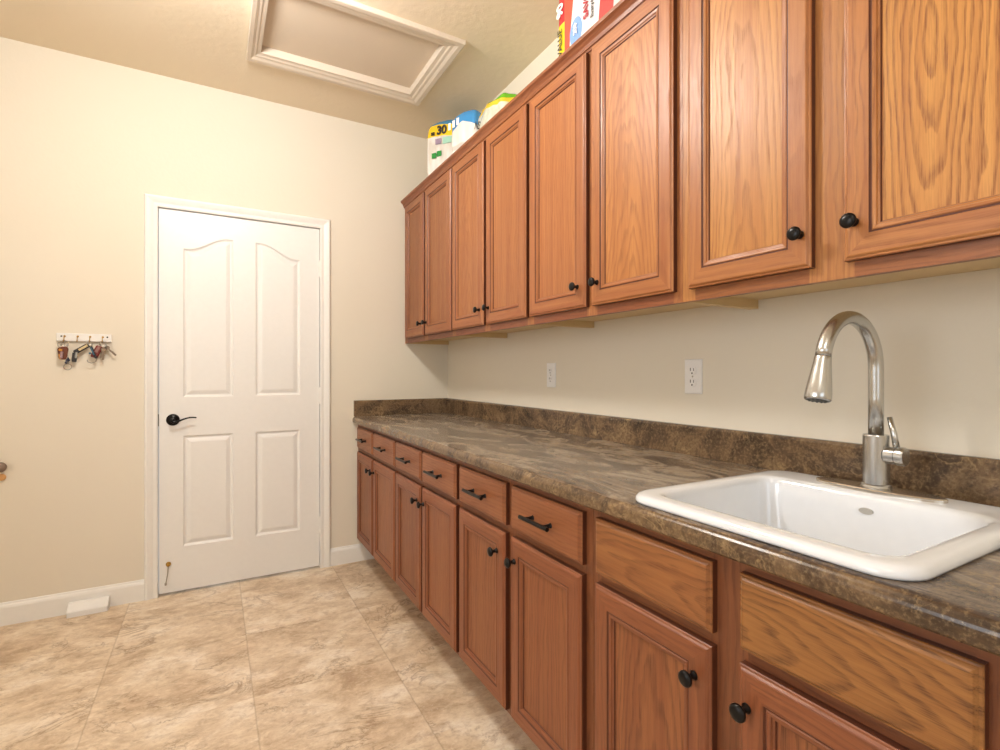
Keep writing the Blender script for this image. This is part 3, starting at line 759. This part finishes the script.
# pack 2
def m2(a, x, y, z, w1):
    c = a.mix(step(a, a.noise(a.mapv(a.obj(), (3, 3, 1)), 6, 2), .4, .6), srgb(240, 234, 226), srgb(220, 214, 206))
    zz = a.math('ADD', z, a.math('ADD', w1, a.math('MULTIPLY', a.math('ABSOLUTE', a.math('ADD', y, .01)), .35)))
    c = a.mix(step(a, zz, .062, .066), c, srgb(60, 140, 198))
    band = a.ramp(a.math('ABSOLUTE', a.math('ADD', a.math('ADD', z, .055), w1)), [(.010, 1.0), (.016, 0.0)])
    return a.mix(a.math('MULTIPLY', band, .6), c, srgb(176, 168, 158))
p = thing('paper_roll_pack', 'wrapped pack of white paper rolls with blue top, second from the corner', 'paper pack', (1.205, 2.42, ZS), 'packs on top of the wall cabinets', .44)
link('wrapper', softbox(.104, .092, .140, .50, .03, 9), pack_mat('blue_pack_wrap', m2), p, (0, 0, .143), smooth=True)
bm = bmesh.new()
for q in range(3): box(bm, -.1075, -.104, .070-q*.028, .087-q*.028, .185+q*.006, .222+q*.006)
link('print', bm, WINK, p, bevel=.003)
# pack 3: clear bag, yellow and green top
def m3(a, x, y, z, w1):
    c = a.mix(step(a, a.noise(a.mapv(a.obj(), (2, 2, 2)), 14, 4, .6), .4, .62), srgb(196, 200, 180), srgb(226, 224, 206))
    zz = a.math('ADD', z, a.math('MULTIPLY', w1, 1.0)); zy = a.math('ADD', zz, a.math('MULTIPLY', y, -.12))
    c = a.mix(step(a, zy, .056, .060), c, srgb(232, 196, 50))
    c = a.mix(step(a, zy, .082, .086), c, srgb(96, 176, 30))
    return c
p = thing('plastic_bag_pack', 'clear plastic pack with yellow and green top, beside the blue topped rolls', 'bag pack', (1.255, 2.14, ZS), 'packs on top of the wall cabinets')
link('wrapper', softbox(.122, .150, .110, .5, .05, 21, amp=.022, sc=20), pack_mat('clear_pack_wrap', m3, .15), p, (0, 0, .113), smooth=True)
bm = bmesh.new(); tube(bm, [(-.03, .05, .206), (-.035, .055, .232), (-.02, .06, .255), (-.01, .052, .235), (-.03, .045, .212)], [.006, .008, .005, .007, .006], 10)
link('knot', bm, plain('milky_plastic', srgb(226, 222, 208), .3), p, smooth=True)
text_mesh('NS', .05, INK, 'print', Matrix.Translation((-.125, .09, .13)) @ PXR @ Matrix.Rotation(-.4, 4, 'Z'), p, .001)
# pack 4: tall red and white pack, print running upwards
def m4(a, x, y, z, w1):
    # y runs away from the camera; bands across y
    yy = a.math('ADD', y, a.math('MULTIPLY', a.math('SINE', a.math('MULTIPLY', z, 9.0)), .018))
    c = a.mix(step(a, yy, .092, .096), srgb(244, 240, 240), srgb(206, 84, 66))
    c = a.mix(step(a, a.math('MULTIPLY', yy, -1.0), .062, .066), c, srgb(208, 72, 72))
    c = a.mix(step(a, a.math('MULTIPLY', yy, -1.0), .135, .139), c, srgb(240, 214, 212))
    yel = a.math('MULTIPLY', step(a, y, .138, .142), a.math('SUBTRACT', 1.0, step(a, z, .0, .004)))
    red = a.math('MULTIPLY', step(a, y, .138, .142), step(a, z, .0, .004))
    c = a.mix(yel, c, srgb(250, 220, 40)); c = a.mix(red, c, srgb(196, 40, 50))
    d2 = a.math('ADD', a.math('POWER', a.math('DIVIDE', a.math('SUBTRACT', y, .072), .036), 2.0), a.math('POWER', a.math('DIVIDE', a.math('ADD', z, .075), .050), 2.0))
    return a.mix(step(a, d2, 1.02, .98), c, srgb(130, 170, 224))
p = thing('paper_goods_pack', 'tall red, white and yellow pack standing on the cabinets, third from the wall', 'paper pack', (1.245, 1.365, ZS), 'packs on top of the wall cabinets')
link('wrapper', softbox(.125, .19, .20, .13, .0, 30, amp=.003), pack_mat('red_pack_wrap', m4), p, (0, 0, .203), smooth=True)
UPR = lambda y, z: Matrix.Translation((-.1285, y, z)) @ PXR @ Matrix.Rotation(PI/2, 4, 'Z')
text_mesh('VALUE', .034, INK, 'print', UPR(.163, .135), p, .0006)
text_mesh('90', .05, WINK, 'print', UPR(.162, .255), p, .002)
text_mesh('SAVORY', .036, REDI, 'print', UPR(.012, .205), p, .001)
text_mesh('Everyday Napkins', .022, INK, 'print', UPR(-.020, .20), p, .0003)
text_mesh('200', .026, WINK, 'print', UPR(.072, .135), p, .001)
